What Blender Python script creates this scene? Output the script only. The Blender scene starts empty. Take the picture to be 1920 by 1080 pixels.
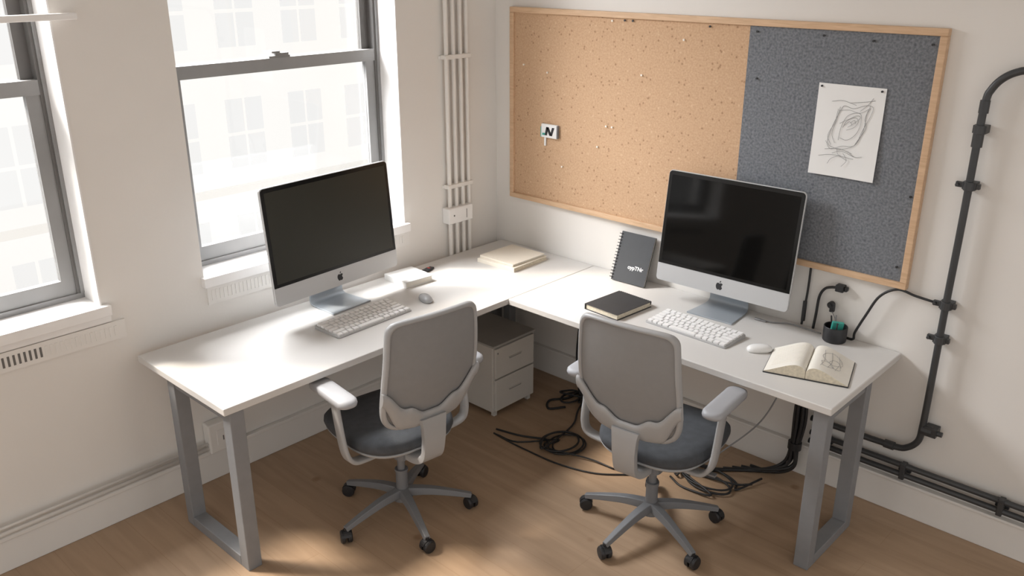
import bpy, bmesh, math, random
from mathutils import Vector, Matrix, Euler
random.seed(4)
FZ=-0.05          # floor level while building; everything is lifted by 0.05 at the end
DZ=0.75           # desk top
scn=bpy.context.scene
COL=scn.collection
pi=math.pi

# ------------------------------------------------------------ materials
def newmat(name):
    m=bpy.data.materials.new(name); m.use_nodes=True
    nt=m.node_tree; b=nt.nodes["Principled BSDF"]
    return m,nt,b
def mat(name,col,rough=.5,metal=0,var=.06,scale=8,bump=0,bscale=60,spec=.5,coat=0):
    m,nt,b=newmat(name)
    tc=nt.nodes.new("ShaderNodeTexCoord")
    nz=nt.nodes.new("ShaderNodeTexNoise"); nz.inputs["Scale"].default_value=scale; nz.inputs["Detail"].default_value=3
    nt.links.new(tc.outputs["Object"],nz.inputs["Vector"])
    cr=nt.nodes.new("ShaderNodeValToRGB")
    c0=[max(0,c*(1-var)) for c in col]; c1=[min(1,c*(1+var)) for c in col]
    cr.color_ramp.elements[0].position=.3; cr.color_ramp.elements[1].position=.7
    cr.color_ramp.elements[0].color=(*c0,1); cr.color_ramp.elements[1].color=(*c1,1)
    nt.links.new(nz.outputs["Fac"],cr.inputs["Fac"]); nt.links.new(cr.outputs["Color"],b.inputs["Base Color"])
    b.inputs["Roughness"].default_value=rough; b.inputs["Metallic"].default_value=metal
    b.inputs["Specular IOR Level"].default_value=spec
    if coat: b.inputs["Coat Weight"].default_value=coat
    if bump:
        n2=nt.nodes.new("ShaderNodeTexNoise"); n2.inputs["Scale"].default_value=bscale
        nt.links.new(tc.outputs["Object"],n2.inputs["Vector"])
        bp=nt.nodes.new("ShaderNodeBump"); bp.inputs["Strength"].default_value=bump; bp.inputs["Distance"].default_value=.01
        nt.links.new(n2.outputs["Fac"],bp.inputs["Height"]); nt.links.new(bp.outputs["Normal"],b.inputs["Normal"])
    return m
M={}
M['wall']=mat("painted_wall",(.76,.735,.70),.8,var=.02,scale=1.5,bump=.03,bscale=90)
M['trim']=mat("painted_trim",(.77,.75,.72),.5,var=.02,scale=3)
M['sill']=mat("white_sill",(.84,.83,.82),.45,var=.02)
M['ceil']=mat("ceiling_paint",(.8,.79,.77),.9,var=.02)
M['winframe']=mat("grey_window_metal",(.27,.27,.27),.45,var=.05)
M['windark']=mat("dark_window_track",(.13,.125,.12),.5,var=.05)
M['desk']=mat("desk_laminate",(.62,.605,.585),.38,var=.02,scale=2)
M['leg']=mat("grey_powder_steel",(.21,.215,.225),.5,var=.04,scale=20)
M['alu']=mat("brushed_aluminium",(.62,.63,.64),.38,metal=.55,var=.02)
M['alu2']=mat("stand_aluminium",(.40,.44,.48),.35,metal=.35,var=.02)
M['chin']=mat("silver_chin",(.54,.545,.55),.4,metal=.25,var=.01)
M['black']=mat("black_plastic",(.016,.016,.018),.45,var=.1)
M['screenA']=mat("screen_glass_matte",(.024,.024,.017),.35,var=.02,spec=.45)
M['screenB']=mat("screen_glass",(.002,.002,.002),.07,var=.02,spec=.25)
M['bezel']=mat("screen_bezel",(.006,.006,.006),.2,var=.02,spec=.4)
M['key']=mat("white_key",(.83,.825,.82),.4,var=.01)
M['kbd']=mat("keyboard_tray",(.42,.42,.42),.4,metal=.2,var=.01)
M['mouse']=mat("white_mouse_shell",(.80,.80,.79),.2,var=.01)
M['mouseg']=mat("grey_mouse_shell",(.38,.39,.40),.25,var=.01)
M['frameL']=mat("chair_plastic_light",(.355,.355,.357),.45,var=.02)
M['frameP']=mat("arm_pad_grey",(.35,.355,.375),.5,var=.03)
M['mesh']=mat("chair_mesh_fabric",(.245,.24,.238),.8,var=.02,scale=30,bump=.03,bscale=350)
M['seat']=mat("seat_fabric",(.060,.065,.073),.9,var=.12,scale=30,bump=.2,bscale=300)
M['base']=mat("chair_base_grey",(.17,.175,.185),.45,var=.04)
M['chrome']=mat("gas_lift_steel",(.35,.35,.36),.3,metal=.7,var=.02)
M['ped']=mat("pedestal_paint",(.55,.53,.49),.5,var=.02)
M['pedtop_shade']=mat("pedestal_top_shade",(.36,.345,.32),.6,var=.05)  # shade beneath the desk painted in as a darker top colour
M['slit']=mat("handle_shadow_grey",(.24,.23,.22),.6,var=.05)
M['cable']=mat("cable_rubber",(.016,.016,.017),.5,var=.1)
M['cableg']=mat("cable_grey",(.25,.25,.25),.5,var=.1)
M['cond']=mat("dark_conduit",(.055,.057,.06),.42,metal=.3,var=.1)
M['cover']=mat("charcoal_cover",(.030,.031,.034),.6,var=.08,scale=20)
M['cover2']=mat("grey_cover",(.042,.045,.050),.6,var=.05,scale=20)
M['page']=mat("page_paper",(.80,.77,.70),.8,var=.03,scale=12)
M['pageedge']=mat("page_edges",(.68,.61,.48),.8,var=.12,scale=90)
M['cream']=mat("cream_cover",(.76,.70,.60),.6,var=.03)
M['white']=mat("white_card",(.80,.80,.79),.6,var=.01)
M['ink']=mat("ink",(.02,.02,.022),.6,var=.1)
M['ink2']=mat("pencil_line",(.28,.28,.28),.8,var=.1)
M['teal']=mat("teal_plastic",(.05,.36,.30),.4,var=.05)
M['pale']=mat("pale_pin",(.85,.80,.72),.4,var=.02)
M['textw']=mat("white_lettering",(.8,.8,.8),.6,var=.01)
M['red']=mat("red_detail",(.5,.03,.02),.4)

def cork():
    m,nt,b=newmat("cork"); tc=nt.nodes.new("ShaderNodeTexCoord")
    def noise(sc,det=2):
        n=nt.nodes.new("ShaderNodeTexNoise"); n.inputs["Scale"].default_value=sc; n.inputs["Detail"].default_value=det
        nt.links.new(tc.outputs["Object"],n.inputs["Vector"]); return n
    def ramp(src,p0,p1,c0,c1):
        r=nt.nodes.new("ShaderNodeValToRGB"); r.color_ramp.elements[0].position=p0; r.color_ramp.elements[1].position=p1
        r.color_ramp.elements[0].color=c0; r.color_ramp.elements[1].color=c1; nt.links.new(src,r.inputs["Fac"]); return r
    base=ramp(noise(110,4).outputs["Fac"],.3,.7,(.49,.31,.185,1),(.60,.405,.255,1))
    v=nt.nodes.new("ShaderNodeTexVoronoi"); v.inputs["Scale"].default_value=30; nt.links.new(tc.outputs["Object"],v.inputs["Vector"])
    sp=ramp(v.outputs["Distance"],.11,.21,(.85,.85,.85,1),(0,0,0,1))
    pick=ramp(v.outputs["Color"],.50,.56,(0,0,0,1),(1,1,1,1))
    mu=nt.nodes.new("ShaderNodeMath"); mu.operation='MULTIPLY'; nt.links.new(sp.outputs["Color"],mu.inputs[0]); nt.links.new(pick.outputs["Color"],mu.inputs[1])
    mx=nt.nodes.new("ShaderNodeMixRGB"); nt.links.new(mu.outputs[0],mx.inputs[0]); nt.links.new(base.outputs["Color"],mx.inputs[1]); mx.inputs[2].default_value=(.32,.185,.10,1)
    v2=nt.nodes.new("ShaderNodeTexVoronoi"); v2.inputs["Scale"].default_value=19; nt.links.new(tc.outputs["Object"],v2.inputs["Vector"])
    sp2=ramp(v2.outputs["Distance"],.08,.14,(.35,.35,.35,1),(0,0,0,1))
    mx2=nt.nodes.new("ShaderNodeMixRGB"); nt.links.new(sp2.outputs["Color"],mx2.inputs[0]); nt.links.new(mx.outputs[0],mx2.inputs[1]); mx2.inputs[2].default_value=(.74,.56,.36,1)
    nt.links.new(mx2.outputs[0],b.inputs["Base Color"]); b.inputs["Roughness"].default_value=.9
    return m
M['cork']=cork()
def felt():
    m,nt,b=newmat("grey_felt"); tc=nt.nodes.new("ShaderNodeTexCoord")
    n=nt.nodes.new("ShaderNodeTexNoise"); n.inputs["Scale"].default_value=95; n.inputs["Detail"].default_value=4; nt.links.new(tc.outputs["Object"],n.inputs["Vector"])
    r=nt.nodes.new("ShaderNodeValToRGB"); r.color_ramp.elements[0].position=.34; r.color_ramp.elements[1].position=.66
    r.color_ramp.elements[0].color=(.120,.129,.143,1); r.color_ramp.elements[1].color=(.215,.227,.247,1)
    nt.links.new(n.outputs["Fac"],r.inputs["Fac"])
    v=nt.nodes.new("ShaderNodeTexVoronoi"); v.inputs["Scale"].default_value=30; nt.links.new(tc.outputs["Object"],v.inputs["Vector"])
    sp=nt.nodes.new("ShaderNodeValToRGB"); sp.color_ramp.elements[0].position=.12; sp.color_ramp.elements[1].position=.24
    sp.color_ramp.elements[0].color=(.45,.45,.45,1); sp.color_ramp.elements[1].color=(0,0,0,1); nt.links.new(v.outputs["Distance"],sp.inputs["Fac"])
    mx=nt.nodes.new("ShaderNodeMixRGB"); nt.links.new(sp.outputs["Color"],mx.inputs[0]); nt.links.new(r.outputs["Color"],mx.inputs[1]); mx.inputs[2].default_value=(.075,.082,.10,1)
    nt.links.new(mx.outputs[0],b.inputs["Base Color"]); b.inputs["Roughness"].default_value=.95
    return m
M['felt']=felt()
def wood(name,c0,c1,planks=None,scale=3.,stretch=(1,14,14),rough=.45):
    m,nt,b=newmat(name); tc=nt.nodes.new("ShaderNodeTexCoord"); mp=nt.nodes.new("ShaderNodeMapping")
    mp.inputs["Scale"].default_value=stretch; nt.links.new(tc.outputs["Object"],mp.inputs["Vector"])
    n=nt.nodes.new("ShaderNodeTexNoise"); n.inputs["Scale"].default_value=scale; n.inputs["Detail"].default_value=6; n.inputs["Distortion"].default_value=.6
    nt.links.new(mp.outputs[0],n.inputs["Vector"])
    r=nt.nodes.new("ShaderNodeValToRGB"); r.color_ramp.elements[0].position=.3; r.color_ramp.elements[1].position=.72
    r.color_ramp.elements[0].color=(*c0,1); r.color_ramp.elements[1].color=(*c1,1); nt.links.new(n.outputs["Fac"],r.inputs["Fac"])
    out=r.outputs["Color"]
    if planks:
        bk=nt.nodes.new("ShaderNodeTexBrick"); bk.inputs["Scale"].default_value=1
        bk.inputs["Brick Width"].default_value=1.8; bk.inputs["Row Height"].default_value=.16; bk.inputs["Mortar Size"].default_value=.0012
        bk.inputs["Color1"].default_value=(1,1,1,1); bk.inputs["Color2"].default_value=(.95,.94,.93,1); bk.inputs["Mortar"].default_value=(.82,.77,.72,1)
        bk.inputs["Bias"].default_value=0
        nt.links.new(tc.outputs["Object"],bk.inputs["Vector"])
        mx=nt.nodes.new("ShaderNodeMixRGB"); mx.blend_type='MULTIPLY'; mx.inputs[0].default_value=1
        nt.links.new(out,mx.inputs[1]); nt.links.new(bk.outputs["Color"],mx.inputs[2]); out=mx.outputs[0]
        kn=nt.nodes.new("ShaderNodeTexVoronoi"); kn.inputs["Scale"].default_value=2.6; nt.links.new(tc.outputs["Object"],kn.inputs["Vector"])
        kr=nt.nodes.new("ShaderNodeValToRGB"); kr.color_ramp.elements[0].position=.03; kr.color_ramp.elements[1].position=.075
        kr.color_ramp.elements[0].color=(.74,.66,.60,1); kr.color_ramp.elements[1].color=(1,1,1,1); nt.links.new(kn.outputs["Distance"],kr.inputs["Fac"])
        m2=nt.nodes.new("ShaderNodeMixRGB"); m2.blend_type='MULTIPLY'; m2.inputs[0].default_value=1
        nt.links.new(out,m2.inputs[1]); nt.links.new(kr.outputs["Color"],m2.inputs[2]); out=m2.outputs[0]
    nt.links.new(out,b.inputs["Base Color"]); b.inputs["Roughness"].default_value=rough
    return m
M['floor']=wood("oak_floor",(.35,.24,.155),(.435,.305,.20),planks=True,scale=1.6,stretch=(1.2,12,1),rough=.5)
M['oak']=wood("oak_frame",(.54,.35,.21),(.68,.47,.30),scale=4,stretch=(2,20,20))
def glass():
    m=bpy.data.materials.new("window_glass"); m.use_nodes=True; nt=m.node_tree; nt.nodes.clear()
    o=nt.nodes.new("ShaderNodeOutputMaterial"); t=nt.nodes.new("ShaderNodeBsdfTransparent"); g=nt.nodes.new("ShaderNodeBsdfGlossy"); g.inputs["Roughness"].default_value=.02
    mx=nt.nodes.new("ShaderNodeMixShader"); mx.inputs[0].default_value=.03
    nt.links.new(t.outputs[0],mx.inputs[1]); nt.links.new(g.outputs[0],mx.inputs[2]); nt.links.new(mx.outputs[0],o.inputs[0]); return m
M['glass']=glass()
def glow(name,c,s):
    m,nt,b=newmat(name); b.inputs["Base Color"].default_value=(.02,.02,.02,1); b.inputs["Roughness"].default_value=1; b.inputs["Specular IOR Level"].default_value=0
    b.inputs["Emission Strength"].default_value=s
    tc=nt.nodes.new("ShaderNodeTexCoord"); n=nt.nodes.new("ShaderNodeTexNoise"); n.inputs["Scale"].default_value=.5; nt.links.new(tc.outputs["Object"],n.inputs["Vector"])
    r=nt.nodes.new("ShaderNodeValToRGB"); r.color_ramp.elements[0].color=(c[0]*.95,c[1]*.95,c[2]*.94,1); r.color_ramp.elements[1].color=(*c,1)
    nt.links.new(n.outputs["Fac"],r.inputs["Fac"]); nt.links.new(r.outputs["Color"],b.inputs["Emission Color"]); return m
M['facade']=glow("glowing_facade",(1,.98,.95),1.06)  # overexposed daylight outside is emitted by these materials themselves
M['facwin']=glow("glowing_facade_glass",(.965,.96,.95),.99)
M['facled']=glow("glowing_facade_ledge",(1,.965,.91),.98)

# ------------------------------------------------------------ geometry helpers
def obj(name,bm,mats,loc=(0,0,0),rot=(0,0,0),parent=None,smooth=False,bevel=0,seg=2,subsurf=0,sharp=None):
    me=bpy.data.meshes.new(name); bmesh.ops.recalc_face_normals(bm,faces=bm.faces[:]) if bm.faces else None
    bm.to_mesh(me); bm.free()
    if not isinstance(mats,(list,tuple)): mats=[mats]
    for m in mats: me.materials.append(m)
    o=bpy.data.objects.new(name,me); COL.objects.link(o); o.location=loc; o.rotation_euler=rot
    if smooth:
        for p in me.polygons: p.use_smooth=True
        if sharp: me.set_sharp_from_angle(angle=math.radians(sharp))
    if bevel:
        md=o.modifiers.new("b",'BEVEL'); md.width=bevel; md.segments=seg; md.limit_method='ANGLE'; md.angle_limit=math.radians(40)
    if subsurf:
        md=o.modifiers.new("s",'SUBSURF'); md.levels=subsurf; md.render_levels=subsurf
    if parent: o.parent=parent
    return o
def empty(name,loc,rotz=0,label=None,cat=None,group=None,rx=0):
    e=bpy.data.objects.new(name,None); COL.objects.link(e); e.location=loc; e.rotation_euler=(rx,0,rotz); e.empty_display_size=.1
    if label: tag(e,label,cat,group)
    return e
def tag(o,label,cat,group=None):
    o["label"]=label; o["category"]=cat
    if group: o["group"]=group
    return o
def struct(o): o["kind"]="structure"; return o
def addbox(bm,lo,hi,mi=0):
    vs=[bm.verts.new((x,y,z)) for x in (lo[0],hi[0]) for y in (lo[1],hi[1]) for z in (lo[2],hi[2])]
    for f in ((0,1,3,2),(4,6,7,5),(0,4,5,1),(2,3,7,6),(0,2,6,4),(1,5,7,3)):
        fc=bm.faces.new([vs[i] for i in f]); fc.material_index=mi
def box(name,lo,hi,m,bevel=0,parent=None,seg=2):
    """box with its origin at the centre of its underside"""
    c=((lo[0]+hi[0])/2,(lo[1]+hi[1])/2,lo[2])
    bm=bmesh.new(); addbox(bm,[lo[i]-c[i] for i in range(3)],[hi[i]-c[i] for i in range(3)])
    return obj(name,bm,m,loc=c,bevel=bevel,parent=parent,seg=seg)
def multibox(name,boxes,mats,bevel=0,parent=None,origin=(0,0,0)):
    bm=bmesh.new()
    for b in boxes: addbox(bm,[b[0][i]-origin[i] for i in range(3)],[b[1][i]-origin[i] for i in range(3)],b[2] if len(b)>2 else 0)
    return obj(name,bm,mats,loc=origin,bevel=bevel,parent=parent)
def rrect(hx,hy,r,n=6,cx=0,cy=0):
    out=[]
    for (sx,sy,a0) in ((1,1,0),(-1,1,90),(-1,-1,180),(1,-1,270)):
        for i in range(n+1):
            a=math.radians(a0+90*i/n); out.append((cx+sx*(hx-r)+r*math.cos(a),cy+sy*(hy-r)+r*math.sin(a)))
    return out
def loft(bm,rings,cap=True,mi=0):
    vr=[[bm.verts.new(p) for p in ring] for ring in rings]; n=len(rings[0])
    for a,b in zip(vr,vr[1:]):
        for i in range(n):
            f=bm.faces.new((a[i],a[(i+1)%n],b[(i+1)%n],b[i])); f.material_index=mi
    if cap:
        for r in (vr[0],vr[-1]):
            try: f=bm.faces.new(r); f.material_index=mi
            except: pass
    return vr
def slab(outline,prof,c=(0,0)):
    return [[(c[0]+(x-c[0])*s,c[1]+(y-c[1])*s,z) for x,y in outline] for s,z in prof]
def crom(pts,k=8):
    P=[Vector(p) for p in pts]
    if len(P)<3: return P
    P=[2*P[0]-P[1]]+P+[2*P[-1]-P[-2]]; out=[]
    for i in range(1,len(P)-2):
        for j in range(k):
            t=j/k; a,b,c,d=P[i-1:i+3]
            out.append(.5*((2*b)+(c-a)*t+(2*a-5*b+4*c-d)*t*t+(3*b-a-3*c+d)*t**3))
    out.append(P[-2]); return out
def sweep(bm,pts,sec,mi=0,up=None,scales=None):
    P=[Vector(p) for p in pts]; n=len(P)
    T=[(P[min(i+1,n-1)]-P[max(i-1,0)]).normalized() for i in range(n)]
    ref=Vector(up) if up else (Vector((0,0,1)) if abs(T[0].z)<.9 else Vector((1,0,0)))
    N=(ref-T[0]*ref.dot(T[0])).normalized(); rings=[]
    for i in range(n):
        N=(N-T[i]*N.dot(T[i])).normalized(); B=T[i].cross(N)
        s=scales[i] if scales else (1,1)
        rings.append([tuple(P[i]+N*(y*s[1])+B*(x*s[0])) for x,y in sec])
    return loft(bm,rings,mi=mi)
def circ(r,n=10): return [(r*math.cos(2*pi*i/n),r*math.sin(2*pi*i/n)) for i in range(n)]
def tube(name,pts,r,m,parent=None,smoothpts=True,n=10,k=8,origin=None):
    bm=bmesh.new(); P=crom(pts,k) if smoothpts else [Vector(p) for p in pts]
    o=Vector(origin) if origin else (Vector(pts[0]) if not parent else Vector((0,0,0)))
    sweep(bm,[p-o for p in P],circ(r,n)); return obj(name,bm,m,loc=o,parent=parent,smooth=True)
def cyl(bm,c,r,h,axis='z',n=20,mi=0,r2=None):
    r2=r if r2 is None else r2; c=Vector(c)
    def P(a,rr,t):
        x,y=rr*math.cos(a),rr*math.sin(a)
        return tuple(c+Vector({'z':(x,y,t),'x':(t,x,y),'y':(x,t,y)}[axis]))
    loft(bm,[[P(2*pi*i/n,rr,t) for i in range(n)] for rr,t in ((r,0),(r2,h))],mi=mi)
def textmesh(s,size,m,name,loc,rot,parent=None,shear=0,extrude=.0004,bold=0):
    cu=bpy.data.curves.new(name,'FONT'); cu.body=s; cu.size=size; cu.extrude=extrude; cu.shear=shear; cu.offset=bold
    cu.align_x='CENTER'; cu.align_y='CENTER'
    t=bpy.data.objects.new("tmp",cu); COL.objects.link(t)
    dg=bpy.context.evaluated_depsgraph_get(); me=bpy.data.meshes.new_from_object(t.evaluated_get(dg)); bpy.data.objects.remove(t)
    me.materials.clear(); me.materials.append(m)
    o=bpy.data.objects.new(name,me); COL.objects.link(o); o.location=loc; o.rotation_euler=rot
    if parent: o.parent=parent
    return o

# ------------------------------------------------------------ room shell
CE=3.3; XE=6.0; YE=-6.0
W1=(-3.75,-2.485); W2=(-2.0,-.755); WB=1.0; WT=2.95
multi=[((-.3,YE,FZ),(0,.3,WB)),((-.3,YE,WT),(0,.3,CE)),((-.3,YE,WB),(0,W1[0],WT)),((-.3,W1[1],WB),(0,W2[0],WT)),((-.3,W2[1],WB),(0,.3,WT))]
struct(multibox("wall_left",multi,M['wall']))
struct(multibox("wall_right",[((0,0,FZ),(XE,.3,CE))],M['wall']))
struct(multibox("floor",[((-.3,YE,FZ-.1),(XE,.3,FZ))],M['floor']))
struct(multibox("ceiling",[((-.3,YE,CE),(XE,.3,CE+.1))],M['ceil']))
struct(multibox("baseboard_left",[((0,YE,FZ),(.022,0,.115)),((0,YE,.10),(.032,0,.12))],M['trim'],bevel=.004))
struct(multibox("baseboard_right",[((.022,-.022,FZ),(XE,0,.12)),((.03,-.032,.11),(XE,0,.125))],M['trim'],bevel=.004))

def window(name,y0,y1):
    """double-hung sash window; the members butt together without coplanar overlaps"""
    b=[]
    xo,xi=-.24,-.15
    z0=WB+.012
    b+= [((xo,y0,z0+.024),(xi,y0+.035,WT-.04),1),((xo,y1-.035,z0+.024),(xi,y1-.0065,WT-.04),1),((xo,y0,WT-.04),(xi,y1-.0065,WT),1),((xo,y0,z0),(xi+.002,y1-.0065,z0+.024),0)]
    b+= [((xi+.0005,y0,z0+.024),(xi+.008,y0+.018,WT-.04),0),((xi+.0005,y1-.022,z0+.024),(xi+.008,y1-.0065,WT-.04),0)]
    u0,u1=y0+.035,y1-.035
    b+= [((-.225,u0,1.965),(-.195,u0+.05,WT-.09),1),((-.225,u1-.05,1.965),(-.195,u1,WT-.09),1),((-.225,u0,WT-.09),(-.195,u1,WT-.04),1),((-.225,u0,1.915),(-.195,u1,1.965),1)]
    b+= [((-.190,u0,z0+.093),(-.158,u0+.055,1.905),0),((-.190,u1-.055,z0+.093),(-.158,u1,1.905),0),((-.190,u0,z0+.024),(-.158,u1,z0+.093),0),((-.193,u0,1.905),(-.1505,u1,1.965),0)]
    b+= [((-.212,u0+.05,1.965),(-.208,u1-.05,WT-.09),2),((-.176,u0+.055,z0+.093),(-.172,u1-.055,1.905),2)]
    m=(y0+y1)/2
    b+= [((-.185,m-.06,1.965),(-.155,m+.06,1.974),0),((-.180,m-.02,1.974),(-.160,m+.055,1.986),0),((-.176,m-.035,1.986),(-.166,m+.01,1.995),0)]
    return struct(multibox(name,b,[M['winframe'],M['windark'],M['glass']]))
window("window_1",*W1); window("window_2",*W2)
struct(multibox("trim_1",[((-.24,W1[0],WB-.01),(-.001,W1[1]-.0005,WB+.012)),((-.001,W1[0]-.03,WB-.035),(.035,W1[1]+.03,WB+.012)),((-.001,W1[0]-.03,.93),(.012,W1[1]+.03,WB-.035))],M['sill'],bevel=.002))
struct(multibox("trim_2",[((-.24,W2[0],WB-.01),(-.001,W2[1]-.0005,WB+.012)),((-.001,W2[0]-.015,WB-.035),(.035,W2[1]+.015,WB+.012))],M['sill'],bevel=.002))
struct(multibox("trim_3",[((-.15,W1[1]-.006,WB+.012),(.004,W1[1]+.001,WT)),((-.15,W2[1]-.006,WB+.012),(.004,W2[1]+.001,WT))],M['sill']))

def grille(y0,y1,z0,z1,slots,label,dark=True):
    b=[((0,y0,z0),(.010,y1,z1),0)]
    n=int((y1-y0-.04)/.021)
    for i in range(n):
        y=y0+.02+i*.021
        if slots[0]<=y<=slots[1]: b.append(((.010,y,z0+.02),(.0112,y+.009,z1-.02),1))
        else: b.append(((.010,y,z0+.02),(.0125,y+.011,z1-.02),0))
    o=multibox("vent_grille",b,[M['trim'],M['windark']],origin=(0,(y0+y1)/2,z0)); return tag(o,label,"vent",None)
grille(-3.5,-2.40,.84,.925,(-3.5,-2.76),"painted wall vent grille with dark slots under the window sill")
grille(-1.995,-1.60,.87,.962,(9,9),"white painted vent grille below the middle window sill")
grille(-.83,-.735,.88,.962,(9,9),"short white painted vent grille beside the window")

# blind rail at the first window
e=empty("blind_rail",(.0,-3.1,2.215),label="white horizontal blind rail mounted across the window",cat="blind")
box("bottom_rail",(.035,-.68,-.012),(.055,.70,.014),M['sill'],bevel=.005,parent=e)
for y in (-.675,.665): box("mounting_bracket",(-.0,y,-.006),(.036,y+.02,.008),M['sill'],parent=e)

# outside: neighbouring building
fb=[((-14.4,-20,-14),(-14,30,6),0)]
for zi in range(7):
    z=-12.4+zi*2.6
    fb.append(((-14.0,-20,z-.55),(-13.85,30,z-.40),2))
    for yi in range(30):
        y=-18+yi*1.6
        if z<-7 and yi%2: continue
        for dy in (0,.48):
            fb.append(((-14.0,y+dy,z),(-13.96,y+dy+.40,z+.70),1)); fb.append(((-14.0,y+dy,z+.78),(-13.96,y+dy+.40,z+1.5),1))
o=multibox("neighbouring_building",fb,[M['facade'],M['facwin'],M['facled']],origin=(-14,0,-14)); tag(o,"pale building with emissive daylight and rows of windows across the street","building")
box("street",(-14,-20,-14.2),(-.5,30,-14),M['facled']).name="ground"; bpy.data.objects["ground"]["kind"]="structure"  # street glows with the ledge's emission in place of daylight

# ------------------------------------------------------------ wall pipes near the corner
ys=(-.425,-.372,-.318,-.268)
for i,y in enumerate(ys):
    bm=bmesh.new(); cyl(bm,(0,0,0),.0125,CE-.12,n=16)
    o=obj("wall_pipe",bm,M['wall'],loc=(.026,y,.12),smooth=True,sharp=50); tag(o,"thin white painted vertical pipe clamped to the wall","pipe","painted pipes near the corner")
for z in (1.905,1.165):
    o=multibox("pipe_clamp",[((0,-.448,-.012),(.043,-.245,.012)),((0,-.462,-.009),(.007,-.23,.009))],M['wall'],bevel=.004,origin=(0,0,0)); o.location=(0,0,z)
    tag(o,"white painted clamp holding four vertical pipes","pipe clamp","pipe clamps")
e=empty("junction_box",(0,-.365,.945),label="white junction box mounted over the vertical pipes",cat="electrical box")
box("housing",(0,-.10,0),(.062,.095,.095),M['sill'],bevel=.006,parent=e)
for yy in (-.06,):
    bm=bmesh.new(); cyl(bm,(.062,yy,.05),.005,.002,axis='x',n=12); obj("screw",bm,M['windark'],parent=e)
box("cover_seam",(.0625,.04,.02),(.064,.043,.075),M['windark'],parent=e)
for z,r in ((.145,.011),(.172,.007)):
    o=tube("baseboard_pipe",[(.04,YE,z),(.04,-4,z),(.04,-2.11,z)],r,M['trim'],smoothpts=False); tag(o,"white painted pipe running along the baseboard","pipe","baseboard pipes")
e=empty("power_outlet",(0,-2.03,.115),label="white wall outlet box at the end of the low pipe",cat="outlet")
box("housing",(0,-.08,0),(.06,.09,.16),M['trim'],bevel=.008,parent=e)
box("socket",(.06,-.04,.04),(.063,.05,.12),M['trim'],bevel=.002,parent=e)
for a in (-.01,.02): box("slot",(.0631,a,.06),(.0645,a+.006,.085),M['windark'],parent=e)

# ------------------------------------------------------------ pin board
bx0,bx1,bz0,bz1=.145,2.535,1.055,2.165; SP=1.66
e=empty("pin_board",((bx0+bx1)/2,0,bz0),label="long oak-framed pin board, half cork and half grey felt",cat="pin board")
hx=(bx1-bx0)/2; H=bz1-bz0; t=.03
box("cork_panel",(-hx+.02,-.022,.02),(SP-(bx0+bx1)/2,-.002,H-.02),M['cork'],parent=e)
box("felt_panel",(SP-(bx0+bx1)/2,-.023,.02),(hx-.02,-.002,H-.02),M['felt'],parent=e)
multibox("wooden_frame",[((-hx,-.036,0),(hx,0,t)),((-hx,-.036,H-t),(hx,0,H)),((-hx,-.036,t),(-hx+t,0,H-t)),((hx-t,-.036,t),(hx,0,H-t))],M['oak'],bevel=.003,parent=e)
def pin(x,z,m,kind):
    bm=bmesh.new(); cyl(bm,(0,0,0),.004,-.008,axis='y',n=10,r2=.0055)
    o=obj("push_pin",bm,m,loc=(x,-.0225,z)); tag(o,kind+" push pin stuck in the board","pin","push pins on the board")
for x,z in ((.87,2.12),(1.31,2.05),(1.07,1.86),(.25,1.85),(.43,1.82),(.855,1.57),(.895,1.57),(.80,1.45),(.55,1.30),(1.42,1.30)): pin(x,z,M['pale'],"small pale")
for x,z in ((.95,2.125),(1.0,2.125),(1.45,2.12),(1.70,2.11),(2.02,2.11),(2.24,2.10),(2.48,2.10),(2.49,1.47),(2.48,1.15),(1.72,1.9)): pin(x,z,M['black'],"small dark")

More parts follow.
